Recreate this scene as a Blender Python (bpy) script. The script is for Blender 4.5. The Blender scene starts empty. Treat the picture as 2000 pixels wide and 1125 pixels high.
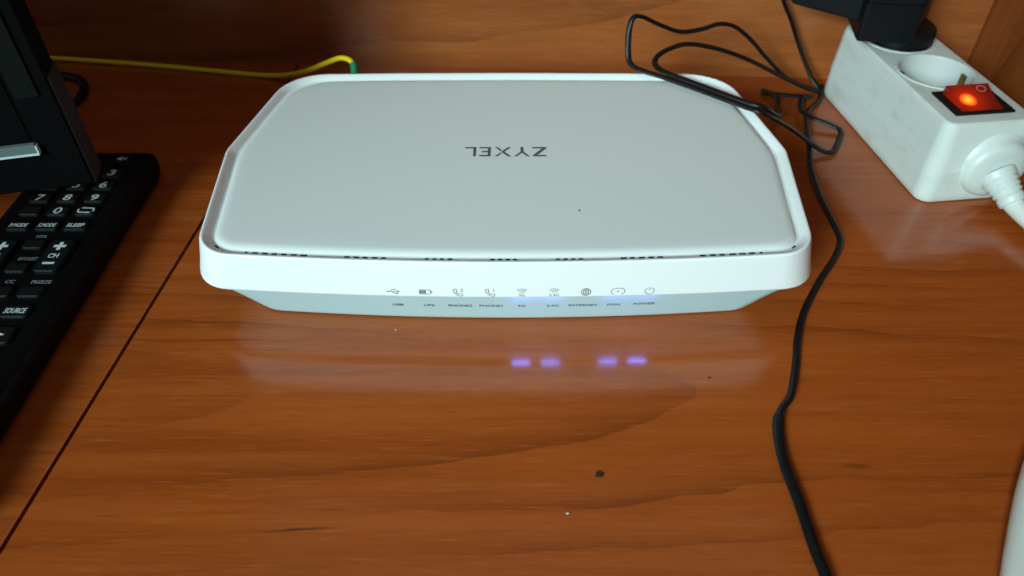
import bpy, bmesh, math, random
from mathutils import Vector
R = math.radians
random.seed(4)
sc = bpy.context.scene
C = sc.collection
MM = 0.001

# ------------------------------------------------------------------ camera
cam = bpy.data.cameras.new('camera')
cam.sensor_width = 36; cam.lens = 26.1
cam.clip_start = 0.01; cam.clip_end = 50
cam.dof.use_dof = True; cam.dof.focus_distance = 0.305; cam.dof.aperture_fstop = 11.0
camo = bpy.data.objects.new('camera', cam); C.objects.link(camo)
camo.location = (0, 0, 0.2306); camo.rotation_euler = (R(47), 0, 0)
sc.camera = camo

# ------------------------------------------------------------------ light
w = bpy.data.worlds.new('World'); sc.world = w; w.use_nodes = True
w.node_tree.nodes['Background'].inputs[0].default_value = (0.62, 0.72, 0.74, 1)
w.node_tree.nodes['Background'].inputs[1].default_value = 0.19
def area(name, loc, tgt, sx, sy, power, col):
    l = bpy.data.lights.new(name, 'AREA'); l.shape = 'RECTANGLE'
    l.size = sx; l.size_y = sy; l.energy = power; l.color = col
    o = bpy.data.objects.new(name, l); C.objects.link(o)
    o.location = loc
    o.rotation_euler = (Vector(tgt) - Vector(loc)).to_track_quat('-Z', 'Y').to_euler()
    return o
key = area('window_light', (-0.76, -0.97, 0.68), (0.03, 0.24, 0.0), 0.6, 0.5, 1.60, (0.70, 0.98, 1.0))
key.data.spread = R(28)
area('ceiling_light', (0.10, 0.10, 1.9), (0.05, 0.25, 0.0), 0.9, 0.9, 1.6, (1.0, 0.90, 0.84))
sc.cycles.caustics_reflective = False
sc.view_settings.view_transform = 'Standard'; sc.view_settings.look = 'None'
sc.view_settings.exposure = 0.0; sc.view_settings.gamma = 1.0
sc.view_settings.use_curve_mapping = False

# ------------------------------------------------------------------ node helpers
def newmat(name):
    m = bpy.data.materials.new(name); m.use_nodes = True
    nt = m.node_tree
    return m, nt, nt.nodes['Principled BSDF']
def nd(nt, kind, **kw):
    n = nt.nodes.new(kind)
    for k, v in kw.items(): setattr(n, k, v)
    return n
def math_(nt, op, a, b=None, clamp=False):
    n = nd(nt, 'ShaderNodeMath', operation=op, use_clamp=clamp)
    for i, v in enumerate((a, b)):
        if v is None: continue
        if isinstance(v, (int, float)): n.inputs[i].default_value = v
        else: nt.links.new(v, n.inputs[i])
    return n.outputs[0]
def mixc(nt, fac, a, b, mode='MIX'):
    n = nd(nt, 'ShaderNodeMix', data_type='RGBA', blend_type=mode)
    for sock, v in ((n.inputs[0], fac), (n.inputs[6], a), (n.inputs[7], b)):
        if isinstance(v, (int, float)): sock.default_value = v
        elif isinstance(v, tuple): sock.default_value = (*v, 1)
        else: nt.links.new(v, sock)
    return n.outputs[2]
def noise(nt, vec, scale, detail=3, rough=0.5):
    n = nd(nt, 'ShaderNodeTexNoise')
    n.inputs['Scale'].default_value = scale; n.inputs['Detail'].default_value = detail
    n.inputs['Roughness'].default_value = rough
    nt.links.new(vec, n.inputs['Vector'])
    return n.outputs[0]
def mapping(nt, vec, loc=(0,0,0), rot=(0,0,0), scale=(1,1,1)):
    n = nd(nt, 'ShaderNodeMapping')
    n.inputs[1].default_value = loc; n.inputs[2].default_value = rot; n.inputs[3].default_value = scale
    nt.links.new(vec, n.inputs[0])
    return n.outputs[0]
def ramp(nt, fac, stops):
    n = nd(nt, 'ShaderNodeValToRGB')
    el = n.color_ramp.elements
    while len(el) < len(stops): el.new(0.5)
    for e, (p, c) in zip(el, stops):
        e.position = p; e.color = (*c, 1) if isinstance(c, tuple) else (c, c, c, 1)
    nt.links.new(fac, n.inputs[0])
    return n.outputs[0]

def wood(name, perm='xy', tip=(0.081, 0.183), curv=144.0, tone=1.0, rough=0.14, freq=4.2, shift=0.0, marks=False, gb=(1.0, 1.0)):
    """cherry laminate: nested cathedral rings, long streaks, short pores. perm picks (along grain, across grain)"""
    m, nt, b = newmat(name)
    kg, kb = tone*gb[0], tone*gb[1]
    tc = nd(nt, 'ShaderNodeTexCoord').outputs['Object']
    s = nd(nt, 'ShaderNodeSeparateXYZ'); nt.links.new(tc, s.inputs[0])
    ax = {'x': s.outputs[0], 'y': s.outputs[1], 'z': s.outputs[2]}
    cb = nd(nt, 'ShaderNodeCombineXYZ')
    nt.links.new(ax[perm[0]], cb.inputs[0]); nt.links.new(ax[perm[1]], cb.inputs[1]); cb.inputs[2].default_value = shift
    v = cb.outputs[0]
    u, t = ax[perm[0]], ax[perm[1]]
    wn = noise(nt, mapping(nt, v, scale=(6, 22, 1)), 1.0, 3, 0.55)
    wn2 = noise(nt, mapping(nt, v, loc=(3, 1, 0), scale=(26, 70, 1)), 1.0, 3, 0.6)
    tw = math_(nt, 'ADD', t, math_(nt, 'MULTIPLY', math_(nt, 'SUBTRACT', wn, 0.5), 0.020))
    tw = math_(nt, 'ADD', tw, math_(nt, 'MULTIPLY', math_(nt, 'SUBTRACT', wn2, 0.5), 0.0045))
    dy = math_(nt, 'SUBTRACT', tw, tip[1])
    f = math_(nt, 'ADD', math_(nt, 'SUBTRACT', u, tip[0]), math_(nt, 'MULTIPLY', math_(nt, 'MULTIPLY', dy, dy), curv))
    lf = noise(nt, mapping(nt, v, loc=(7, 5, 0), scale=(3, 9, 1)), 1.0, 2)
    f = math_(nt, 'ADD', math_(nt, 'MULTIPLY', f, freq), math_(nt, 'MULTIPLY', math_(nt, 'SUBTRACT', lf, 0.5), 1.1))
    ring = math_(nt, 'POWER', math_(nt, 'FRACT', f), 5.0)
    vis = ramp(nt, noise(nt, mapping(nt, v, loc=(1, 9, 0), scale=(5, 16, 1)), 1.0, 2), [(0.40, 0.12), (0.62, 1.0)])
    ring = math_(nt, 'MULTIPLY', ring, vis)
    streak = noise(nt, mapping(nt, v, scale=(5, 120, 1)), 1.0, 6, 0.62)
    broad = noise(nt, mapping(nt, v, loc=(2, 2, 0), scale=(4, 26, 1)), 1.0, 4, 0.6)
    fine = noise(nt, mapping(nt, v, scale=(55, 900, 1)), 1.0, 3, 0.6)
    col = ramp(nt, streak, [(0.28, (0.25*tone, 0.046*kg, 0.0070*kb)), (0.52, (0.33*tone, 0.068*kg, 0.0105*kb)), (0.75, (0.385*tone, 0.088*kg, 0.016*kb))])
    col = mixc(nt, ramp(nt, broad, [(0.35, 0.0), (0.7, 0.55)]), col, (0.40*tone, 0.080*kg, 0.012*kb))
    col = mixc(nt, math_(nt, 'MULTIPLY', ring, 0.62), col, (0.13*tone, 0.024*kg, 0.005*kb))
    col = mixc(nt, ramp(nt, fine, [(0.56, 0.0), (0.74, 0.5)]), col, (0.46*tone, 0.13*kg, 0.035*kb))
    col = mixc(nt, ramp(nt, fine, [(0.26, 0.40), (0.42, 0.0)]), col, (0.12*tone, 0.024*kg, 0.006*kb))
    if marks:                                   # a few dark flecks in the print of the laminate
        for (mx, my, lx, ly, st) in ((-0.071, 0.1276, 0.016, 0.0006, .8), (-0.130, 0.214, 0.05, 0.0012, .35), (0.125, 0.151, 0.006, 0.0014, .5), (0.02, 0.104, 0.05, 0.001, .35), (0.19, 0.143, 0.02, 0.001, .4)):
            a = math_(nt, 'DIVIDE', math_(nt, 'SUBTRACT', u, mx), lx)
            c = math_(nt, 'DIVIDE', math_(nt, 'SUBTRACT', tw, my), ly)
            d = math_(nt, 'ADD', math_(nt, 'MULTIPLY', a, a), math_(nt, 'MULTIPLY', c, c))
            k = math_(nt, 'MULTIPLY', math_(nt, 'SUBTRACT', 1.0, d, True), st)
            col = mixc(nt, k, col, (0.06, 0.018, 0.006))
    nt.links.new(col, b.inputs['Base Color'])
    smear = noise(nt, mapping(nt, v, scale=(14, 14, 1)), 1.0, 4, 0.6)
    nt.links.new(ramp(nt, smear, [(0.3, rough - 0.03), (0.75, rough + 0.07)]), b.inputs['Roughness'])
    b.inputs['IOR'].default_value = 1.5
    bm_ = nd(nt, 'ShaderNodeBump'); bm_.inputs['Strength'].default_value = 0.10; bm_.inputs['Distance'].default_value = 0.0004
    nt.links.new(streak, bm_.inputs['Height']); nt.links.new(bm_.outputs[0], b.inputs['Normal'])
    return m

def plastic(name, col, rough=0.4, spec=0.5, var=0.06, bump=0.0, dirt=None, scale=60, coat=0.0):
    m, nt, b = newmat(name)
    tc = nd(nt, 'ShaderNodeTexCoord').outputs['Object']
    n1 = noise(nt, tc, scale, 4, 0.6)
    k = tuple(max(0, c*(1-var)) for c in col)
    cc = mixc(nt, n1, col, k)
    if dirt:
        n2 = noise(nt, mapping(nt, tc, loc=(4, 1, 2), scale=(1, 1, 2.2)), 42, 5, 0.65)
        cc = mixc(nt, ramp(nt, n2, [(0.52, 0.0), (0.78, 0.5)]), cc, dirt)
    nt.links.new(cc, b.inputs['Base Color'])
    nt.links.new(ramp(nt, n1, [(0.3, rough*0.88), (0.7, min(1, rough*1.15))]), b.inputs['Roughness'])
    b.inputs['Specular IOR Level'].default_value = spec
    b.inputs['Coat Weight'].default_value = coat
    if bump:
        n3 = noise(nt, tc, 2600, 2, 0.5)
        bp = nd(nt, 'ShaderNodeBump'); bp.inputs['Strength'].default_value = bump; bp.inputs['Distance'].default_value = 0.0002
        nt.links.new(n3, bp.inputs['Height']); nt.links.new(bp.outputs[0], b.inputs['Normal'])
    return m
def emit(name, col, strength, base=(0.1, 0.1, 0.1)):
    m, nt, b = newmat(name)
    b.inputs['Base Color'].default_value = (*base, 1)
    b.inputs['Emission Color'].default_value = (*col, 1); b.inputs['Emission Strength'].default_value = strength
    return m

M = {}
M['table'] = wood('cherry_laminate_table', marks=True, tone=1.05, tip=(0.127, 0.183))
M['leaf'] = wood('cherry_laminate_leaf', tip=(0.35, 0.05), shift=3.7, tone=0.94)
M['back'] = wood('cherry_laminate_back', perm='xz', tip=(0.12, 0.075), curv=60, tone=0.98, rough=0.36, freq=3.2, shift=1.3, gb=(1.3, 1.9))
M['side'] = wood('cherry_laminate_side', perm='zy', tip=(0.4, 0.36), curv=40, tone=0.75, rough=0.36, shift=6.1, gb=(1.2, 1.6))
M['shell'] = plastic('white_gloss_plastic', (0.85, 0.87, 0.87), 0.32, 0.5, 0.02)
M['lid'] = plastic('dimmed_white_matte_plastic', (0.74, 0.755, 0.74), 0.48, 0.4, 0.03, bump=0.12)  # greyer than the shell: weaker light on the top is put into the colour
M['base'] = plastic('shaded_white_base_plastic', (0.50, 0.665, 0.695), 0.4, 0.5, 0.02)  # white plastic with the chin's cool shade painted into its colour
M['print'] = plastic('grey_print', (0.12, 0.17, 0.18), 0.5, 0.3, 0.2)
M['logo'] = plastic('dark_logo_print', (0.075, 0.105, 0.105), 0.5, 0.4, 0.2)
M['vent'] = plastic('dark_vent', (0.012, 0.014, 0.018), 0.7, 0.2)
M['led_on'] = emit('lit_blue_led', (0.10, 0.21, 1.0), 44)
M['led_off'] = plastic('unlit_led', (0.5, 0.55, 0.56), 0.3)
M['strip'] = plastic('aged_white_plastic', (0.67, 0.71, 0.68), 0.36, 0.5, 0.04, dirt=(0.42, 0.37, 0.28), scale=35)
M['strip_in'] = plastic('white_socket_plastic', (0.62, 0.63, 0.60), 0.4, 0.5, 0.04)
M['black'] = plastic('black_plastic', (0.0028, 0.004, 0.0052), 0.5, 0.25, 0.2, bump=0.1)
M['cable'] = plastic('black_cable_sheath', (0.0032, 0.0036, 0.004), 0.42, 0.35, 0.2)
M['whitecable'] = plastic('white_cable_sheath', (0.78, 0.80, 0.74), 0.42, 0.5, 0.05)
M['yellow'] = plastic('yellow_fibre_jacket', (0.88, 0.60, 0.016), 0.45, 0.4, 0.1)
M['green'] = plastic('green_connector', (0.01, 0.19, 0.07), 0.45, 0.4, 0.1)
M['brass'] = plastic('brass_contact', (0.35, 0.25, 0.09), 0.35); M['brass'].node_tree.nodes['Principled BSDF'].inputs['Metallic'].default_value = 1
M['remote'] = plastic('black_remote_shell', (0.002, 0.0022, 0.0026), 0.5, 0.12, 0.2)
M['key'] = plastic('black_rubber_key', (0.0038, 0.0042, 0.005), 0.6, 0.2, 0.2)
M['mark'] = plastic('white_key_print', (0.62, 0.68, 0.68), 0.6, 0.2, 0.15)
M['mark_dim'] = plastic('grey_shell_print', (0.26, 0.28, 0.28), 0.6, 0.2, 0.2)
M['screen'] = plastic('dark_screen_glass', (0.002, 0.002, 0.0026), 0.7, 0.06)
M['bezel'] = plastic('black_gloss_bezel', (0.002, 0.0022, 0.0026), 0.7, 0.06)
M['bevel'] = plastic('charcoal_bezel', (0.0055, 0.0068, 0.0065), 0.75, 0.08)
M['sidecover'] = plastic('grey_side_cover', (0.016, 0.019, 0.021), 0.5, 0.3)
M['trim'] = plastic('grey_satin_trim', (0.13, 0.17, 0.175), 0.35, 0.5)
M['trim_glint'] = plastic('painted_trim_glint', (0.60, 0.72, 0.74), 0.3)  # pale colour stands in for the highlight along the trim's rim
M['rubber'] = plastic('grey_rubber', (0.05, 0.05, 0.05), 0.8, 0.2)
M['crumb_dark'] = plastic('dark_crumb', (0.045, 0.016, 0.007), 0.8, 0.2)
M['crumb_pale'] = plastic('pale_crumb', (0.6, 0.5, 0.36), 0.8, 0.2)

# ------------------------------------------------------------------ object helpers (all lengths in millimetres)
def thing(name, label, cat, loc=(0, 0, 0), group=None):
    o = bpy.data.objects.new(name, None); C.objects.link(o)
    o.empty_display_size = 0.02; o.location = Vector(loc)*MM
    o['label'] = label; o['category'] = cat
    if group: o['group'] = group
    return o
def tag(o, label, cat, group=None):
    o['label'] = label; o['category'] = cat
    if group: o['group'] = group
    return o
def origin_of(p):
    v = Vector((0, 0, 0))
    while p is not None: v += p.location; p = p.parent
    return v
def obj(name, verts, faces, mat, parent=None, smooth=True, sharp=35, at=None):
    """verts in world millimetres"""
    off = origin_of(parent)
    loc = Vector((0, 0, 0))
    if at is not None: loc = Vector(at)*MM - off
    me = bpy.data.meshes.new(name)
    me.from_pydata([Vector(v)*MM - off - loc for v in verts], [], faces)
    bm = bmesh.new(); bm.from_mesh(me)
    bmesh.ops.recalc_face_normals(bm, faces=bm.faces[:])
    bm.to_mesh(me); bm.free()
    me.materials.append(mat)
    if smooth:
        me.shade_smooth(); me.set_sharp_from_angle(angle=R(sharp))
    o = bpy.data.objects.new(name, me); C.objects.link(o)
    o.location = loc
    if smooth:
        wn = o.modifiers.new('weighted_normals', 'WEIGHTED_NORMAL'); wn.keep_sharp = True; wn.weight = 90
    if parent is not None: o.parent = parent
    return o
def flat(name, verts, faces, mat, parent=None):
    """print: keep the face order as given"""
    off = origin_of(parent)
    me = bpy.data.meshes.new(name); me.from_pydata([Vector(v)*MM - off for v in verts], [], faces)
    me.materials.append(mat)
    o = bpy.data.objects.new(name, me); C.objects.link(o)
    if parent is not None: o.parent = parent
    return o
def loft(rings, cap0=False, cap1=False, closed=True):
    V = []; Fc = []; n = len(rings[0])
    for r in rings: V += r
    for k in range(len(rings)-1):
        for i in range(n if closed else n-1):
            j = (i+1) % n
            Fc.append((k*n+i, k*n+j, (k+1)*n+j, (k+1)*n+i))
    if cap0: Fc.append(tuple(range(n-1, -1, -1)))
    if cap1: Fc.append(tuple((len(rings)-1)*n+i for i in range(n)))
    return V, Fc
def fillet(pts, seg=8):
    """closed polygon of (x, y, r) -> rounded outline"""
    out = []; n = len(pts)
    for i in range(n):
        x, y, r = pts[i]
        if r <= 0: out.append((x, y)); continue
        p = Vector((x, y)); a = (Vector(pts[i-1][:2])-p); c = (Vector(pts[(i+1) % n][:2])-p)
        a.normalize(); c.normalize()
        ang = a.angle(c); d = r/math.tan(ang/2); h = r/math.sin(ang/2)
        cen = p + (a+c).normalized()*h
        s = p+a*d-cen; e = p+c*d-cen
        a0 = math.atan2(s.y, s.x); a1 = math.atan2(e.y, e.x)
        da = (a1-a0+math.pi) % (2*math.pi)-math.pi
        for k in range(seg+1):
            t = a0+da*k/seg; out.append((cen.x+r*math.cos(t), cen.y+r*math.sin(t)))
    return out
def inset(pts, d):
    """move a counter-clockwise outline inwards"""
    n = len(pts); out = []
    for i in range(n):
        a = Vector(pts[i])-Vector(pts[i-1]); c = Vector(pts[(i+1) % n])-Vector(pts[i])
        if a.length < 1e-6: a = c
        if c.length < 1e-6: c = a
        na = Vector((-a.y, a.x)).normalized(); nc = Vector((-c.y, c.x)).normalized()
        m = (na+nc).normalized(); k = d/max(0.35, m.dot(na))
        out.append((pts[i][0]+m.x*k, pts[i][1]+m.y*k))
    return out
def rbox(x0, x1, y0, y1, z0, z1, r=1.0, seg=3, xf=None):
    bm = bmesh.new(); bmesh.ops.create_cube(bm, size=1)
    for v in bm.verts:
        v.co = Vector(((x0+x1)/2+v.co.x*(x1-x0), (y0+y1)/2+v.co.y*(y1-y0), (z0+z1)/2+v.co.z*(z1-z0)))
    if r > 0:
        bmesh.ops.bevel(bm, geom=bm.edges[:], offset=r, segments=seg, profile=0.5, affect='EDGES', clamp_overlap=True)
    V = [tuple(v.co) for v in bm.verts]; bm.verts.index_update()
    Fc = [tuple(v.index for v in f.verts) for f in bm.faces]; bm.free()
    if xf: V = [xf(*v) for v in V]
    return V, Fc
def spline(P, n=10):
    P = [Vector(p) for p in P]; out = []
    for i in range(len(P)-1):
        p0 = P[i-1] if i else P[i]*2-P[i+1]; p3 = P[i+2] if i+2 < len(P) else P[i+1]*2-P[i]
        p1, p2 = P[i], P[i+1]
        for k in range(n):
            t = k/n
            out.append(0.5*((2*p1)+(p2-p0)*t+(2*p0-5*p1+4*p2-p3)*t*t+(3*p1-p0-3*p2+p3)*t**3))
    out.append(P[-1]); return out
def sweep(path, ru, rv=None, sides=10, twist=None):
    """elliptical tube: rv is the half height across the up side; twist(t) turns the flat side"""
    rv = rv or ru; n = len(path); rings = []
    for i, p in enumerate(path):
        d = (path[min(i+1, n-1)]-path[max(i-1, 0)]).normalized()
        up = Vector((0, 0, 1))
        if abs(d.z) > 0.97: up = Vector((0, 1, 0))
        s = d.cross(up).normalized(); u = s.cross(d).normalized()
        a0 = twist(i/(n-1)) if twist else 0
        s2 = s*math.cos(a0)+u*math.sin(a0); u2 = u*math.cos(a0)-s*math.sin(a0)
        ru_ = ru(i/(n-1)) if callable(ru) else ru; rv_ = rv(i/(n-1)) if callable(rv) else rv
        rings.append([tuple(p+s2*ru_*math.cos(2*math.pi*k/sides)+u2*rv_*math.sin(2*math.pi*k/sides)) for k in range(sides)])
    return loft(rings, True, True)
def lathe(profile, org, axis, sides=40):
    a = Vector(axis).normalized(); t = Vector((0, 0, 1)) if abs(a.z) < 0.9 else Vector((1, 0, 0))
    s = a.cross(t).normalized(); u = s.cross(a).normalized(); o = Vector(org)
    rings = [[tuple(o+a*h+(s*math.cos(2*math.pi*k/sides)+u*math.sin(2*math.pi*k/sides))*r) for k in range(sides)] for r, h in profile]
    return loft(rings, profile[0][0] > 1e-3, profile[-1][0] > 1e-3)
def merge(parts):
    V = []; Fc = []
    for v, f in parts:
        b = len(V); V += list(v); Fc += [tuple(i+b for i in q) for q in f]
    return V, Fc
def text2d(s, size, width=None, shear=0.0, bold=0.0):
    """outline text as flat 2D faces, centred on the origin"""
    cu = bpy.data.curves.new('text', 'FONT'); cu.body = s; cu.size = size; cu.resolution_u = 3
    cu.align_x = 'CENTER'; cu.align_y = 'CENTER'; cu.shear = shear; cu.offset = bold
    o = bpy.data.objects.new('text', cu); C.objects.link(o)
    me = bpy.data.meshes.new_from_object(o.evaluated_get(bpy.context.evaluated_depsgraph_get()))
    V = [(v.co.x, v.co.y) for v in me.vertices]; Fc = [tuple(p.vertices) for p in me.polygons]
    bpy.data.objects.remove(o); bpy.data.curves.remove(cu); bpy.data.meshes.remove(me)
    xs = [v[0] for v in V]; ys = [v[1] for v in V]
    cx = (min(xs)+max(xs))/2; cy = (min(ys)+max(ys))/2
    k = width/(max(xs)-min(xs)) if width else 1
    return [((x-cx)*k, y-cy) for x, y in V], Fc
def ribbon(pts, wd, closed=False):
    """2D stroke of even width"""
    n = len(pts); V = []; Fc = []
    P = [Vector(p) for p in pts]
    for i in range(n):
        if closed: a = P[i]-P[i-1]; c = P[(i+1) % n]-P[i]
        else: a = P[i]-P[i-1] if i else P[1]-P[0]; c = P[i+1]-P[i] if i < n-1 else P[i]-P[i-1]
        na = Vector((-a.y, a.x)).normalized(); nc = Vector((-c.y, c.x)).normalized()
        m = (na+nc); m = m.normalized() if m.length > 1e-4 else na
        k = wd/2/max(0.4, m.dot(na))
        V += [tuple(P[i]+m*k), tuple(P[i]-m*k)]
    for i in range(n if closed else n-1):
        j = (i+1) % n; Fc.append((2*i, 2*i+1, 2*j+1, 2*j))
    return V, Fc
def arc(cx, cy, r, a0, a1, n=14, ry=None):
    ry = ry or r
    return [(cx+r*math.cos(R(a0+(a1-a0)*k/n)), cy+ry*math.sin(R(a0+(a1-a0)*k/n))) for k in range(n+1)]
def disc(cx, cy, r, n=14):
    return [(cx+r*math.cos(2*math.pi*k/n), cy+r*math.sin(2*math.pi*k/n)) for k in range(n)], [tuple(range(n))]

# ------------------------------------------------------------------ the setting
WALL = lambda x: 460.0 - 0.06*x             # front of the back panel
SEAM = lambda y: -156.4 + (y-293.3)*0.0735
def slab(name, outline, z0, z1, mat, r=0.5):
    r0 = [(x, y, z0) for x, y in outline]; r1 = [(x, y, z1-r) for x, y in outline]
    r2 = [(x, y, z1) for x, y in inset(outline, r)]
    o = obj(name, *loft([r0, r1, r2], True, True), mat, sharp=60); o['kind'] = 'structure'; return o
slab('table_top', [(SEAM(-350)+.7, -350), (289.5, -350), (289.5, WALL(289.5)+3), (SEAM(WALL(-140))+.7, WALL(-140)+3)], -24, 0, M['table'])
slab('table_leaf', [(-900, -350), (SEAM(-350)-.7, -350), (SEAM(WALL(-140))-.7, WALL(-140)+3), (-900, WALL(-900)+3)], -24, -0.15, M['leaf'])
def panel(name, x0, y0, x1, y1, th, z0, z1, mat):
    d = Vector((x1-x0, y1-y0)).normalized(); n = Vector((-d.y, d.x))*th
    o = obj(name, *rbox(0, 1, 0, 1, z0, z1, 0, xf=lambda a, b, z: (x0+(x1-x0)*a+n.x*b, y0+(y1-y0)*a+n.y*b, z)), mat, smooth=False)
    o['kind'] = 'structure'; return o
panel('wall_back', -900, WALL(-900), 289, WALL(289), 18, -24, 520, M['back'])
panel('wall_right', 290, 470, 290, -60, 18, -24, 520, M['side'])

# ------------------------------------------------------------------ router
CX = -2.7
half = [(x, 218.9+4.3*(x/104)**2, 0) for x in range(8, 101, 8)]
right = half + [(124, 224.8, 17), (132, 300, 18), (117.8, 375.6, 25), (60, 377.0, 0)]
poly = [(0, 218.9, 0)] + right + [(0, 377.5, 0)] + [(-x, y, r) for x, y, r in reversed(right)]
OUT = [(x+CX, y) for x, y in fillet(poly, 8)]
def flare(pts, t):                          # t = 0 at the rim, 1 at the lower lip
    return [((x-CX)*(1+0.038*t)+CX, y-0.3*t) for x, y in pts]
ZR, ZL = 40.2, 21.0
def front_y(x, z):
    t = max(0, min(1, (ZR-z)/(ZR-ZL)))
    return 218.9-0.3*t+4.3*(((x-CX)/(1+0.038*t))/104)**2
rt = thing('wifi_router', 'white hexagonal router with grey print and blue lights lying on the wooden table', 'router', (CX, 300, 0))
def rg(pts, z): return [(x, y, z) for x, y in pts]
prof = [(rg(flare(inset(OUT, 4.0), 1), ZL)), rg(flare(inset(OUT, 0.8), 1), ZL-.1), rg(flare(inset(OUT, 0.15), 1), ZL+.35), rg(flare(OUT, .95), ZL+1.1),
        rg(flare(OUT, .5), 30.0), rg(flare(OUT, .06), ZR-1.5), rg(inset(OUT, 0.12), ZR-.8), rg(inset(OUT, 0.42), ZR-.4), rg(inset(OUT, 0.95), ZR-.35),
        rg(inset(OUT, 1.6), ZR-.65), rg(inset(OUT, 3.0), ZR-1.6), rg(inset(OUT, 3.8), 37.7), rg(inset(OUT, 4.4), 37.35), rg(inset(OUT, 6.6), 37.3)]
obj('shell', *loft(prof), M['shell'], rt, sharp=50)
LOUT = [(x+CX, y) for x, y in fillet([(x, y, {18: 70, 25: 33}.get(r, r)) for x, y, r in poly], 8)]
OUT_, OUT = OUT, LOUT
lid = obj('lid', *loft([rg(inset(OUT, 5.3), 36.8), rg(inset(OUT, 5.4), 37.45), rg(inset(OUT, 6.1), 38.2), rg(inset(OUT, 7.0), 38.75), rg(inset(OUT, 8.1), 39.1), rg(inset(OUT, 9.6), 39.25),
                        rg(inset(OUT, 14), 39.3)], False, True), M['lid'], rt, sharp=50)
OUT = OUT_
def basepts(fx, fy): return [((x-CX)*fx+CX, 227.4+(y-218.9)*fy) for x, y in OUT]
def blend(a, b, t): return [(p[0]*(1-t)+q[0]*t, p[1]*(1-t)+q[1]*t) for p, q in zip(a, b)]
btop = flare(inset(OUT, 2.6), 1); bbot = basepts(0.895, 0.92)
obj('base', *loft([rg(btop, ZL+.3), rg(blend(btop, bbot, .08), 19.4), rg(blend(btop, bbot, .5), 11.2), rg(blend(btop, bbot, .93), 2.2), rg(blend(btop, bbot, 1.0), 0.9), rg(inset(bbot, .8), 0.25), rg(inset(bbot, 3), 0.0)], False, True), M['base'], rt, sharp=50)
def chin_y(x, z):
    tb = 218.9-.3+2.6; return tb+(227.4-tb)*max(0, min(1, (ZL-z)/(ZL-.9)))+4.3*(((x-CX)/1.0)/104)**2*0.97
# vent slots along the groove in front, then up the sides
def vent(x0, x1, px_per=None):
    def y_at(x): return 218.9+4.3*((x-CX)/104)**2 if abs(x-CX) < 100 else 222.9+(abs(x-CX)-100)*.085
    yc = [y_at(x) for x in (x0, x1)]
    V, Fc = rbox(0, 1, 0, 1, 36.8, 37.42, 0, xf=lambda a, b, z: (x0+(x1-x0)*a, yc[0]*(1-a)+yc[1]*a+4.45+.9*b, z))
    obj('vent_slot', V, Fc, M['vent'], rt, smooth=False)
for px0, px1, cnt, frac in ((475, 608, 7, .62), (675, 765, 5, .55), (832, 890, 4, .55), (958, 1017, 4, .55), (1085, 1143, 4, .55), (1210, 1300, 5, .6), (1365, 1500, 7, .62)):
    k = 0.2062                              # millimetres per pixel step along the front groove
    for i in range(cnt):
        s = (px1-px0)/cnt; a = px0+s*i
        wd = s*frac*(0.85+0.3*random.random())
        if (px0 == 475 and i == 0): wd = 5; a += 4
        if (px0 == 1365 and i == cnt-1): wd = 5; a += 3
        vent((a-1000)*k, (a+wd-1000)*k)
for sx in (-1, 1):                          # three short slots round each front corner, on the wall of the lid
    for (hx, y0, dy) in ((119.9, 243.2, 2.8), (119.2, 238.0, 2.6)):
        x = CX+sx*hx
        V, Fc = rbox(x-.45, x+.45, y0, y0+dy, 36.6, 37.6, 0)
        obj('vent_slot', V, Fc, M['vent'], rt, smooth=False)
    V, Fc = rbox(-1.3, 1.3, -.8, .8, 36.6, 37.45, 0, xf=lambda a, b, z: (CX+sx*(117.2+a*.75+b*.55), 231.4+a*.75-b*.55, z))
    obj('vent_slot', V, Fc, M['vent'], rt, smooth=False)
# lettering on the lid, reading from behind
def logo():
    H_, q = 7.9, 1.25
    L = {'Z': [[(0, 7.9), (9, 7.9), (9, 6.9), (2.9, 1.25), (9.3, 1.25), (9.3, 0), (-.3, 0), (-.3, 1.0), (5.9, 6.65), (0, 6.65)]],
         'Y': [[(-.4, 7.9), (1.6, 7.9), (5.0, 4.9), (8.4, 7.9), (10.4, 7.9), (6.0, 3.9), (6.0, 0), (4.0, 0), (4.0, 3.9)]],
         'X': [[(0, 7.9), (2.0, 7.9), (6.6, 4.0), (2.0, 0), (0, 0), (4.4, 4.0)], [(6.1, 5.3), (9.0, 7.9), (11.0, 7.9), (7.0, 4.5)], [(6.1, 2.7), (9.0, 0), (11.0, 0), (7.0, 3.5)]],
         'E': [[(0, 0), (1.9, 0), (1.9, 7.9), (0, 7.9)], [(1.9, 6.6), (7.6, 6.6), (7.6, 7.9), (1.9, 7.9)], [(1.9, 3.3), (6.0, 3.3), (6.0, 4.5), (1.9, 4.5)], [(1.9, 0), (7.6, 0), (7.6, 1.25), (1.9, 1.25)]],
         'L': [[(0, 0), (1.9, 0), (1.9, 7.9), (0, 7.9)], [(1.9, 0), (7.4, 0), (7.4, 1.25), (1.9, 1.25)]]}
    x = 0; parts = []
    for ch, adv in (('Z', 11.2), ('Y', 12.3), ('X', 13.6), ('E', 9.8), ('L', 7.4)):
        for pl in L[ch]:
            parts.append(([(x+a, b) for a, b in pl], [tuple(range(len(pl)))]))
        x += adv
    V, Fc = merge(parts); W = 54.3; k = 38.2/W
    V = [(-3.0-(a-W/2)*k, 299.1-(b-3.95)*(8.0/7.9), 39.36) for a, b in V]
    return V, Fc
lg = flat('brand_lettering', *logo(), M['logo'], lid)
bm = bmesh.new(); bm.from_mesh(lg.data); bmesh.ops.triangulate(bm, faces=bm.faces[:]); bmesh.ops.recalc_face_normals(bm, faces=bm.faces[:]); bm.to_mesh(lg.data); bm.free()
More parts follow.
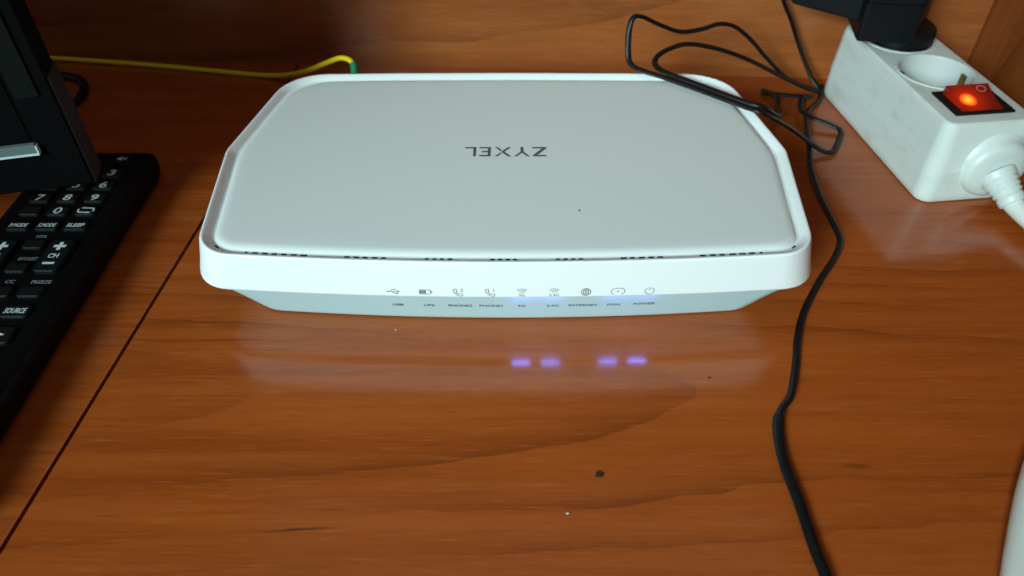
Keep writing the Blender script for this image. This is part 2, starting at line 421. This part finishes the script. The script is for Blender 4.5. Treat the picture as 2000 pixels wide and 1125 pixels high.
# icons on the front band and the words under them
def icon(kind):
    w_ = 0.26; P = []
    if kind == 'usb':
        P = [ribbon([(-2.4, 0), (2.2, 0)], w_), disc(-2.3, 0, .38), ribbon([(1.7, .5), (2.5, 0), (1.7, -.5)], w_), ribbon([(-1.4, 0), (-.4, 1.1), (.7, 1.1)], w_), disc(.8, 1.1, .33), ribbon([(-.6, 0), (.3, -1.1), (1.1, -1.1)], w_), ([(1.0, -1.45), (1.7, -1.45), (1.7, -.75), (1.0, -.75)], [(0, 1, 2, 3)])]
    if kind == 'battery':
        P = [ribbon(fillet([(-2.5, -1.2, .4), (2.0, -1.2, .4), (2.0, 1.2, .4), (-2.5, 1.2, .4)], 3), w_, True), ribbon([(2.1, .7), (2.6, .35), (2.6, -.35), (2.1, -.7)], w_)]
        for i in range(3): P.append(([(-2.2+.85*i, -.9), (-1.55+.85*i, -.9), (-1.55+.85*i, .9), (-2.2+.85*i, .9)], [(0, 1, 2, 3)]))
    if kind.startswith('phone'):
        P = [ribbon(fillet([(-1.5, 1.9, .3), (-.7, 1.9, .3), (-.5, .6, .3), (-.9, .2, .3), (.3, -1.0, .3), (.8, -.7, .3), (1.9, -1.0, .3), (1.9, -1.8, .3), (1.2, -2.2, .5), (-.3, -1.6, .8), (-1.6, .1, .8), (-1.9, 1.4, .4)], 3), w_, True)]
        t = text2d(kind[-1], 2.5); P.append(([(x+1.5, y+1.3) for x, y in t[0]], t[1]))
    if kind.startswith('wifi'):
        for r_ in (1.2, 2.1, 3.0): P.append(ribbon(arc(0, -.9, r_, 47, 133, 10), w_))
        t = text2d(kind[4:], 2.1); P.append(([(x, y-1.5) for x, y in t[0]], t[1]))
    if kind == 'globe':
        P = [ribbon(arc(0, 0, 1.95, 0, 360, 28)[:-1], w_, True), ribbon(arc(0, 0, .95, 0, 360, 24, 1.95)[:-1], w_, True), ribbon([(0, -1.9), (0, 1.9)], w_), ribbon([(-1.9, 0), (1.9, 0)], w_), ribbon([(-1.6, 1.0), (1.6, 1.0)], w_), ribbon([(-1.6, -1.0), (1.6, -1.0)], w_)]
    if kind == 'pon':
        P = [ribbon(arc(-1.0, 0, 1.75, 255, 90, 12)+arc(1.0, 0, 1.75, 90, -75, 12), w_), disc(0, 0, .38)]
    if kind == 'power':
        P = [ribbon(arc(0, -.2, 1.85, 112, 428, 26), w_), ribbon([(0, .3), (0, 2.0)], w_*1.1)]
    return merge(P)
ICONS = [('usb', 'USB', -48.2), ('battery', 'UPS', -35.1), ('phone2', 'PHONE2', -21.9), ('phone1', 'PHONE1', -8.9), ('wifi5G', '5G', 4.0), ('wifi2.4G', '2.4G', 17.1), ('globe', 'INTERNET', 30.0), ('pon', 'PON', 43.0), ('power', 'POWER', 55.9)]
for kind, word, x0 in ICONS:
    V, Fc = icon(kind); zc = 24.2
    flat('icon', [(x0+a, front_y(x0+a, zc+b*.95)-.10, zc+b*.95) for a, b in V], Fc, M['print'], rt)
    V, Fc = text2d(word, 2.35, bold=0.02)
    flat('lettering', [(x0+a*1.15, chin_y(x0+a, 11.3+b)-.12, 11.3+b) for a, b in V], Fc, M['print'], rt)
    on = word in ('5G', '2.4G', 'PON', 'POWER')
    y0 = front_y(x0, ZL)
    V, Fc = rbox(x0-3.9, x0+3.9, y0+.95, y0+2.2, ZL-.32, ZL+.2, .1, 1)
    o = obj('indicator_led', V, Fc, M['led_on' if on else 'led_off'], rt)
    o['label'] = 'lit blue indicator light under the lip' if on else 'unlit indicator light under the lip'
for fx, fy in ((-85, 245), (85, 245), (-85, 350), (85, 350)): obj('rubber_foot', *lathe([(5, -.3), (5, .6)], (CX+fx, fy, 0.32), (0, 0, 1), 20), M['rubber'], rt)

# ------------------------------------------------------------------ yellow fibre lead with green connector
fb = thing('fibre_cable', 'thin yellow fibre cable with a green connector running along the back panel', 'cable', (-195.6, 455, 0))
pth = spline([(-420, 480, 1.5), (-360, 479, 1.5), (-309.2, 473.5, 1.6), (-239, 463.2, 1.5), (-195.6, 455.1, 1.5), (-158, 447, 2.5), (-133, 432, 12), (-112, 416, 26), (-100, 405, 34.8), (-93, 398.5, 37.0), (-90, 395, 35.6)], 10)
obj('jacket', *sweep(pth, 1.55, sides=12), M['yellow'], fb)
obj('boot', *sweep(spline([(-90.4, 395.6, 36.6), (-89.5, 393.5, 34.2), (-89.2, 389, 29.5), (-89.2, 382, 26.5)], 6), lambda t: 2.0+.7*t, lambda t: 2.0+.7*t, 12), M['green'], fb)
obj('plug', *rbox(-93.2, -85.2, 373.5, 384, 22.5, 31, .6), M['green'], fb)

# ------------------------------------------------------------------ power strip
SA = R(7.0); SU = (math.cos(SA), math.sin(SA)); SV = (-math.sin(SA), math.cos(SA)); SO = (234.6, 313.0)
SW, SL, SH = 50.0, 126.0, 44.0
def S(u, v, z): return (SO[0]+SU[0]*u+SV[0]*v, SO[1]+SU[1]*u+SV[1]*v, z)
ps = thing('power_strip', 'white two-socket power strip with a lit red switch and grubby side', 'power strip', S(0, 60, 0))
so = fillet([(-SW/2, 0, 8), (SW/2, 0, 8), (SW/2, SL, 13), (-SW/2, SL, 13)], 8)
def tilt(pts, z):                           # the end with the cable leans back
    return [S(u, v+(3.0*z/SH if v < 20 else 0), z) for u, v in pts]
sp = [(3.0, 0), (1.2, .6), (.4, 2.2), (.2, 5), (.15, 17.8), (.32, 17.95), (.32, 18.1), (.2, 18.25), (1.1, 36), (1.4, 41), (1.9, 42.9), (2.9, 43.8), (4.0, SH)]
def ring_at(d, z):
    pts = inset(so, d)
    if 17.7 < z < 18.2:                     # the moulding seam shows on the cable end only
        alt = inset(so, .18); pts = [p if p[1] < 3 else q for p, q in zip(pts, alt)]
    return tilt(pts, z)
rings = [ring_at(d, z) for d, z in sp]
V, Fc = loft(rings, True, False)
# the top face, pierced for the two sockets and the switch
S1, S2, SR = 58.0, 99.5, 19.2
SWB = (-15.5, 15.5, 12.5, 35.5)
bm = bmesh.new()
def loop(pts):
    vs = [bm.verts.new(p) for p in pts]
    return [bm.edges.new((vs[i], vs[(i+1) % len(vs)])) for i in range(len(vs))]
circ = lambda v0, r, n=44: [(r*math.cos(2*math.pi*k/n), v0+r*math.sin(2*math.pi*k/n)) for k in range(n)]
E_ = loop(rings[-1])
for v0 in (S1, S2): E_ += loop([S(u, v, SH) for u, v in circ(v0, SR)])
a, b, c, d = SWB
E_ += loop([S(u, v, SH) for u, v in ((a+.5, c+.5), (b-.5, c+.5), (b-.5, d-.5), (a+.5, d-.5))])
bmesh.ops.triangle_fill(bm, edges=E_, use_beauty=True)
bm.verts.index_update()
TV = [tuple(v.co) for v in bm.verts]; TF = [tuple(v.index for v in f.verts) for f in bm.faces]; bm.free()
V, Fc = merge([(V, Fc), (TV, TF)])
bd = obj('body', V, Fc, M['strip'], ps, sharp=30)
bm = bmesh.new(); bm.from_mesh(bd.data); bmesh.ops.remove_doubles(bm, verts=bm.verts[:], dist=2e-6); bmesh.ops.recalc_face_normals(bm, faces=bm.faces[:]); bm.to_mesh(bd.data); bm.free()
bd.data.shade_smooth(); bd.data.set_sharp_from_angle(angle=R(30))
for v0 in (S1, S2):
    pr_ = [(SR+1.3, SH-.02), (SR+1.25, SH+.5), (SR+.5, SH+.7), (SR-.4, SH+.3), (SR-.9, SH-1.5), (SR-1.2, SH-15), (SR-1.6, SH-16)]
    k = obj('socket', *loft([[S(u, v, z) for u, v in circ(v0, r)] for r, z in pr_], False, True), M['strip_in'], ps, sharp=40)
    for pv in (-9.5, 9.5):
        obj('pin_hole', *loft([[S(u, v, z) for u, v in circ(v0+pv, 2.5, 16)] for z in (SH-16.3, SH-15.9)], True, True), M['vent'], k)
    for sg in (-1, 1):
        obj('earth_clip', *rbox(sg*(SR-1.5)-.7, sg*(SR-1.5)+.7, v0-2.2, v0+2.2, SH-13, SH-3.2, .4, 2, xf=S), M['brass'], k)
        if v0 == S1 and sg < 0: obj('clip_slot', *rbox(-SR-.9, -SR+.6, v0-2.0, v0+2.0, SH-3, SH+.74, .2, 1, xf=S), M['vent'], k)
# rocker switch
a, b, c, d = SWB
fr = merge([rbox(a, b, c, c+2.2, SH-6, SH+1.1, .3, 2, xf=S), rbox(a, b, d-2.2, d, SH-6, SH+1.1, .3, 2, xf=S), rbox(a, a+4.2, c+2.2, d-2.2, SH-6, SH+1.1, .2, 2, xf=S), rbox(b-4.2, b, c+2.2, d-2.2, SH-6, SH+1.1, .2, 2, xf=S), rbox(a+.6, b-.6, c+.6, d-.6, SH-8, SH-5.9, 0, 1, xf=S)])
frame = obj('switch_frame', *fr, M['black'], ps, sharp=40)
def redmat():
    m, nt, bs = newmat('lit_red_rocker')
    tc = nd(nt, 'ShaderNodeTexCoord').outputs['Object']
    def glow(p, r):
        g = nd(nt, 'ShaderNodeVectorMath', operation='DISTANCE'); nt.links.new(tc, g.inputs[0]); g.inputs[1].default_value = p
        return math_(nt, 'SUBTRACT', 1.0, math_(nt, 'DIVIDE', g.outputs['Value'], r), True)
    g1 = glow((-0.0035, -0.0015, 0.002), 0.014); g2 = glow((-0.0035, -0.0015, 0.002), 0.0050)
    st = math_(nt, 'ADD', math_(nt, 'MULTIPLY', math_(nt, 'POWER', g1, 1.6), 0.55), math_(nt, 'MULTIPLY', g2, 2.6))
    bs.inputs['Base Color'].default_value = (0.22, 0.010, 0.005, 1); bs.inputs['Roughness'].default_value = 0.16
    nt.links.new(mixc(nt, math_(nt, 'MULTIPLY', g2, 1.3, True), (1.0, 0.035, 0.002), (1.0, 0.30, 0.02)), bs.inputs['Emission Color'])
    nt.links.new(st, bs.inputs['Emission Strength'])
    return m
# the rocker seen from its end: low near edge, crease in the middle, raised far edge
ru = [(c+2.4, SH-5), (c+2.4, SH+.6), (c+4.2, SH+1.0), (c+9.0, SH+1.6), (c+14.5, SH+3.4), (d-3.0, SH+5.6), (d-2.4, SH+5.2), (d-2.4, SH-5)]
rk = obj('rocker', *loft([[S(u_, v, z) for v, z in ru] for u_ in (a+4.4, b-4.4)], True, True), redmat(), frame, sharp=20, at=S(0, 24, SH+1.5))
V, Fc = ribbon(arc(0, 0, 2.3, 0, 360, 24, 1.7)[:-1], .38, True)
flat('rocker_mark', [S(6.0+x, 29.5+y, SH+3.4+(29.5+y-27)*.4+.16) for x, y in V], Fc, plastic('faint_red_mark', (0.75, 0.25, 0.18), .5), frame)
# cable gland, ribbed boot and the white cable
gu = 8.5
gpr = [(20.5, 4.5), (19.2, 2.6), (18.0, 1.3), (16.8, .2), (16.2, -1.5), (15.4, -3.2), (13.5, -4.4), (9, -5.2), (3, -5.4)]
def gland():
    rings = []
    for r, h in gpr:
        rings.append([S(gu+r*math.cos(2*math.pi*k/48), h+3.0*18.2/SH*.9*0+1.2, 19.0+r*math.sin(2*math.pi*k/48)*(1.0 if math.sin(2*math.pi*k/48) > 0 else .93)) for k in range(48)])
    return loft(rings, False, True)
obj('cable_gland', *gland(), M['strip'], ps, sharp=50)
b0 = Vector(S(gu, -2, 18.0)); bdir = Vector((0.30, -0.74, -0.42)).normalized()
bpr = [(9.0, 0), (8.8, 2.0)]
for k in range(4):
    h = 2.6+k*2.6; r0 = 8.4-.55*k
    bpr += [(r0, h), (r0+.15, h+.5), (r0-.1, h+1.3), (r0-.75, h+1.6), (r0-.75, h+2.2)]
bpr += [(6.4, 13.4), (6.5, 14.0), (6.3, 16.6), (5.6, 17.2), (4.9, 17.3)]
obj('boot', *lathe(bpr, b0, bdir, 36), M['strip'], ps, sharp=55)
e0 = b0+bdir*15
wp = spline([tuple(b0+bdir*10), tuple(e0), tuple(b0+bdir*19), tuple(e0+Vector((6, -22, -3.0))), (262, 258, 4.9), (270, 228, 4.8), (266, 200, 4.8), (246, 180, 4.8), (216, 170, 4.8), (197, 160, 4.8), (182, 143, 4.8), (165, 118, 4.8), (153, 98, 4.8), (139, 70, 4.8), (128, 20, 4.8), (150, -80, 4.8)], 10)
obj('mains_cable', *sweep(wp, lambda t: 4.8, lambda t: 4.75, 18), M['whitecable'], ps)

# ------------------------------------------------------------------ black adapter on the far socket
ad = thing('power_adapter', 'black plug-in power adapter standing on the far socket of the white strip', 'adapter', S(0, S2, SH))
obj('plug_base', *loft([[S(u, v, z) for u, v in circ(S2, r, 40)] for r, z in ((17.2, 29), (17.2, 45.5), (18.6, 45.6), (18.8, 49), (18.2, 52), (15, 54))], True, True), M['black'], ad)
lo = fillet([(189, 391.5, 2), (218, 387.5, 2), (238, 418, 3), (212, 440, 3), (194, 421, 2)], 4)
obj('lower_housing', *loft([rg(inset(lo, 1), 51.0), rg(lo, 52.2), rg(inset(lo, -.3), 72), rg(inset(lo, .5), 72.4), rg(inset(lo, .5), 73.0), rg(inset(lo, -.2), 73.4), rg(inset(lo, .3), 108), rg(inset(lo, 2), 110)], True, True), M['black'], ad, sharp=40)
hi = fillet([(190, 396.5, 2), (158.5, 421.5, 2.5), (172, 439, 2.5), (214, 438, 2)][::-1], 4)
hi = hi if sum(hi[i-1][0]*hi[i][1]-hi[i][0]*hi[i-1][1] for i in range(len(hi))) > 0 else hi[::-1]
obj('upper_housing', *loft([rg(inset(hi, 1.2), 60), rg(hi, 61.2), rg(hi, 106), rg(inset(hi, 2), 108)], True, True), M['black'], ad, sharp=40)

# ------------------------------------------------------------------ black leads
def lead(name, pts, label, ru=2.0, rv=1.2, twist=None, n=9):
    o = obj(name, *sweep(spline(pts, n), ru, rv, 12, twist), M['cable']); tag(o, label, 'cable'); return o
lead('flat_cable', [(100.5, 60, 1.9), (100.3, 90, 1.9), (100.1, 110.7, 1.9), (99.4, 120.3, 1.8), (99.1, 137.3, 1.7), (98.3, 153.9, 1.6), (100.2, 168.8, 1.7), (103.3, 176.4, 2.6), (108.6, 183.0, 2.2), (115.2, 198.8, 1.5), (120.6, 214.8, 1.5), (127.6, 230.1, 1.5), (140.3, 250, 1.5), (153.5, 267.9, 1.5), (159.6, 280.4, 1.5), (160.5, 295.6, 1.5), (160.7, 317.3, 1.6), (163.1, 341.1, 2.2), (167.4, 361.6, 4.5), (173.3, 386, 4.2), (180, 403, 2.2), (191, 417, 1.6), (197, 434, 2)],
     'thin black cable snaking across the table past the right side of the router', lambda t: 2.1 if t < .3 else 1.55, lambda t: 1.35, lambda t: 0.9*max(0, 1-abs(t-.33)/.08))
lead('power_lead', [(152, 442, 96), (156, 441, 70), (161.5, 440, 54.6), (169.3, 440, 42.2), (178.2, 439, 26), (188, 433, 9.5), (193.2, 426, 3.2), (184, 424, 6), (166, 420, 15.2), (138.8, 412, 30.7), (117.5, 405, 40.6), (99.6, 400, 45.7), (89, 396, 45.0), (81.5, 390.5, 43.6), (78.5, 383, 42.6), (81.2, 375, 42.2), (88.5, 367.5, 42.2), (99.6, 357.6, 42.2), (117.6, 341.8, 42.1), (127.6, 337.2, 41.2), (139.2, 348.9, 30), (153, 378, 14), (160.5, 402, 4.6), (163.5, 418, 3.4), (158.5, 426, 1.6)],
     'black adapter lead dropping down the back panel, looping low behind the router corner', 1.65, 1.2)
lead('coiled_lead', [(196, 433, 1.4), (190.9, 428, 2.0), (172.3, 427, 10.2), (155.3, 424, 24.9), (140.3, 420, 39.6), (128.5, 416, 48.8), (118.2, 412, 52.1), (107.4, 408, 50.8), (95.1, 404, 51.1), (82.2, 400, 56.7), (71, 396, 63), (65.4, 392, 64.2), (63.4, 389, 58.3), (63.6, 384.5, 47.5), (65.2, 380.5, 43.0), (72, 374, 42.1), (80.2, 368.2, 42.0), (98.6, 352.8, 42.0), (116.2, 337.4, 42.0), (126.0, 331.0, 41.3), (142.6, 343, 28), (159.5, 358.7, 12), (173.3, 357, 3.2), (179.5, 357, 1.9), (183.5, 362, 1.8), (191.5, 378.5, 2.2), (186, 384.5, 3.6), (178.4, 389.5, 4.6), (174, 400, 4.2), (178.5, 414, 4.4), (184.4, 419.5, 2.2), (166, 423.5, 1.8), (158, 429, 1.6)],
     'black lead standing up in a tall loop behind the router and lying over its corner', 1.65, 1.15)
lead('loop_cable', [(-330, 440, 2.0), (-310, 449, 2.0), (-289, 447, 2.4), (-276, 439, 2.6), (-270, 426, 2.4), (-270, 412, 2.0), (-282, 398, 1.9), (-310, 390, 1.9)],
     'short black cable loop lying behind the dark monitor', 2.6, 2.2)

# ------------------------------------------------------------------ TV remote
RX0, RX1, RY0, RY1, RZ = -243.7, -187.7, 112.0, 337.5, 15.4
rm = thing('remote_control', 'large black remote control with white key markings lying beside the seam', 'remote control', ((RX0+RX1)/2, 225, 0))
ro = fillet([(RX0, RY0, 8), (RX1, RY0, 8), (RX1, RY1, 5), (RX0, RY1, 5)], 6)
obj('shell', *loft([rg(inset(ro, 5), 0), rg(inset(ro, 2.4), .8), rg(inset(ro, .8), 4), rg(ro, 9), rg(inset(ro, .2), 12.5), rg(inset(ro, .9), 14.5), rg(inset(ro, 2.2), RZ), rg(inset(ro, 6), RZ+.1)], True, True), M['remote'], rm, sharp=40)
XC = (-229.0, -215.8, -202.6)
def key(x, y, wx, wy, h=1.5, r=1.6, mark=None, size=4.6, mw=None, dim=False, shear=.0, bold=.05, mdy=0, shape=None):
    ko = fillet([(x-wx/2, y-wy/2, r), (x+wx/2, y-wy/2, r), (x+wx/2, y+wy/2, r), (x-wx/2, y+wy/2, r)], 4)
    k = obj('button', *loft([rg(ko, RZ-.3), rg(ko, RZ+h-.5), rg(inset(ko, .5), RZ+h)], False, True), M['key'], rm, sharp=40)
    z = RZ+h+.07
    if mark:
        V, Fc = text2d(mark, size, mw, shear, bold)
        flat('marking', [(x+a, y+mdy+b, z) for a, b in V], Fc, M['mark_dim' if dim else 'mark'], k)
    if shape:
        flat('marking', [(x+a, y+mdy+b, z) for a, b in shape[0]], shape[1], M['mark_dim' if dim else 'mark'], k)
    return k
def shell_text(s, x, y, size, mw, dim=True):
    V, Fc = text2d(s, size, mw, 0.0, .03)
    flat('marking', [(x+a, y+b, RZ+.17) for a, b in V], Fc, M['mark_dim' if dim else 'mark'], rm)
rows = [('1', '2', '3'), ('4', '5', '6'), ('7', '8', '9')]
mute = merge([([(-2.2, -.8), (-1.1, -.8), (.3, -2.0), (.3, 2.0), (-1.1, .8), (-2.2, .8)], [(0, 1, 2, 5), (5, 2, 3, 4)][:0]+[(0, 1, 4, 5), (1, 2, 3, 4)]), ribbon([(.9, 1.0), (2.7, -1.0)], .55), ribbon([(.9, -1.0), (2.7, 1.0)], .55)])
key(XC[2], 327.5, 10.4, 6.6, shape=mute)
key(XC[0], 327.5, 10.4, 6.6)
for i, rw in enumerate(rows):
    for x, t in zip(XC, rw): key(x, 314.9-10.6*i+(.4 if t in '1' else 0), 9.8, 6.6, mark=t, size=6.6, mw=2.0 if t == '1' else 3.7, shear=.05)
key(XC[0], 283.4, 9.8, 6.6)
key(XC[1], 283.2, 9.8, 6.6, mark='0', size=6.6, mw=3.7, shear=.05)
lp = merge([ribbon(arc(-2.0, 0, 1.7, 150, 285, 8)+[(-.2, -1.7), (1.2, -1.7)], .75), ribbon(arc(2.0, 0, 1.7, -30, 105, 8)+[(.2, 1.7), (-1.2, 1.7)], .75), ([(-3.0, 1.75), (-.9, 1.05), (-1.0, 2.6)], [(0, 1, 2)]), ([(3.0, -1.75), (.9, -1.05), (1.0, -2.6)], [(0, 1, 2)])])
key(XC[2], 283.4, 9.8, 6.6, shape=lp)
for x, t in zip(XC, ('P.MODE', 'S.MODE', 'SLEEP')): key(x, 272.0, 10.6, 6.4, mark=t, size=3.5, mw=8.2, bold=.07, shear=.15)
shell_text('MTS', XC[1], 265.2, 2.6, 4.6)
pl = lambda s: merge([([(-s, -s*.3), (s, -s*.3), (s, s*.3), (-s, s*.3)], [(0, 1, 2, 3)]), ([(-s*.3, s*.3), (s*.3, s*.3), (s*.3, s), (-s*.3, s)], [(0, 1, 2, 3)]), ([(-s*.3, -s), (s*.3, -s), (s*.3, -s*.3), (-s*.3, -s*.3)], [(0, 1, 2, 3)])])
mi = lambda s: ([(-s, -s*.27), (s, -s*.27), (s, s*.27), (-s, s*.27)], [(0, 1, 2, 3)])
def sh(vf, dy): return [(a, b+dy) for a, b in vf[0]], vf[1]
for x, t in ((XC[0]+.4, 'VOL'), (XC[2], 'CH')):
    tx = text2d(t, 4.0, 4.6 if t == 'CH' else 6.0, 0, .08)
    key(x, 250.2, 10.8, 21.5, 2.0, 2.4, shape=merge([sh(pl(2.7), 6.0), sh(tx, -.6), sh(mi(2.6), -5.6)]))
key(XC[1], 258.6, 9.4, 6.0)
shell_text('FAV/LIST', XC[1]+1.2, 249.6, 2.8, 8.4)
key(XC[1], 242.6, 9.4, 6.0)
shell_text('CC', XC[1]+.6, 234.6, 2.9, 4.0); shell_text('FREEZE', XC[2]+1.0, 234.4, 2.9, 8.6)
for x in XC: key(x, 227.4, 10.2, 6.4)
for x, t in ((XC[0], None), (XC[2]-.4, 'SOURCE')): key(x, 215.6, 11.2, 7.0, mark=t, size=4.0, mw=9.0, bold=.09, shear=.15)
tri = lambda ang: ([(2.6*math.cos(R(ang+q)), 2.2*math.sin(R(ang+q))) for q in (0, 130, 230)], [(0, 1, 2)])
key(XC[2]-.4, 202.0, 10.6, 9.0, 1.7, shape=tri(0)); key(XC[0], 202.0, 10.6, 9.0, 1.7, shape=tri(180))
key(XC[1], 202.0, 12.0, 9.0, 1.7)
for i in range(6):
    for x in XC: key(x, 187.0-10.4*i, 9.8, 6.2)

# ------------------------------------------------------------------ monitor
MA = R(14.0); MC = (-188.6, 277.6)
def T(u, b, z): return (MC[0]-math.cos(MA)*u-math.sin(MA)*b*1.0, MC[1]-math.sin(MA)*u+math.cos(MA)*b, z)
mo = thing('monitor', 'black monitor with a silver trim bar standing over the top of the remote', 'monitor', T(220, 60, 0))
MW, Z0, Z1 = 440, 36.5, 310
def tb(u0, u1, b0, b1, z0, z1, r=.5, seg=2): return rbox(u0, u1, b0, b1, z0, z1, r, seg, xf=T)
obj('housing', *tb(0, MW, 0, 15, Z0, Z1, 1.0, 3), M['bezel'], mo)
obj('back_cover', *tb(30, MW-30, 14.6, 38, Z0+25, Z1-25, 4, 3), M['bezel'], mo)
obj('side_cover', *tb(-.7, 2.0, 1.0, 16.2, Z0-.3, 88, .5, 2), M['sidecover'], mo)
obj('inner_bezel', *tb(5.2, 14.4, -1.0, 1.0, 80.6, Z1-8, .4, 2), M['bevel'], mo)
obj('screen', *tb(16.2, MW-16.2, -.5, 1.0, 61.4, Z1-16, .2, 1), M['screen'], mo)
tr = obj('trim_bar', *tb(15.2, MW-15.2, -2.4, .8, 56.0, 60.2, .4, 2), M['trim'], mo)
obj('trim_glint', *tb(14.6, MW-14.6, -2.9, .6, 55.3, 56.2, .2, 2), M['trim_glint'], tr)  # added strip: painted reflection along the bottom of the bar
obj('trim_glint', *tb(14.6, 15.3, -2.6, .6, 56.2, 59.6, .15, 2), M['trim_glint'], tr)  # the same painted highlight, carried up the bar's right end
obj('stand_neck', *tb(MW/2-28, MW/2+28, 36, 52, 6, 160, 3, 3), M['bezel'], mo)
obj('stand_base', *tb(MW/2-95, MW/2+95, -10, 115, 0, 8, 3, 3), M['bezel'], mo)

# ------------------------------------------------------------------ crumbs and dust
def crumb(name, x, y, z, r, mat, label, sq=.5, n=3):
    bm = bmesh.new(); bmesh.ops.create_icosphere(bm, subdivisions=2, radius=r)
    for v in bm.verts:
        v.co *= 0.7+.6*random.random(); v.co.z *= sq; v.co.x *= 1.25
    zmin = min(v.co.z for v in bm.verts)
    V = [(x+v.co.x, y+v.co.y, z+v.co.z-zmin-.05) for v in bm.verts]; bm.verts.index_update()
    Fc = [tuple(v.index for v in f.verts) for f in bm.faces]; bm.free()
    tag(obj(name, V, Fc, mat, at=(x, y, z)), label, 'crumb')
crumb('crumb', 31.2, 148.9, 0, 1.15, M['crumb_dark'], 'dark brown crumb on the bare table in front of the router', .35)
crumb('dust_speck', 79.5, 194.2, 0, .45, M['crumb_dark'], 'tiny black speck on the table near the thin black cable')
crumb('dust_speck', -49.9, 220.7, 0, .38, M['crumb_pale'], 'tiny pale speck on the table under the USB icon')
crumb('dust_speck', 19.0, 133.7, 0, .40, M['crumb_pale'], 'tiny pale speck on the table near the dark crumb')
crumb('dust_speck', 28.6, 253.6, 39.3, .40, M['crumb_dark'], 'tiny dark speck on the white lid of the router')
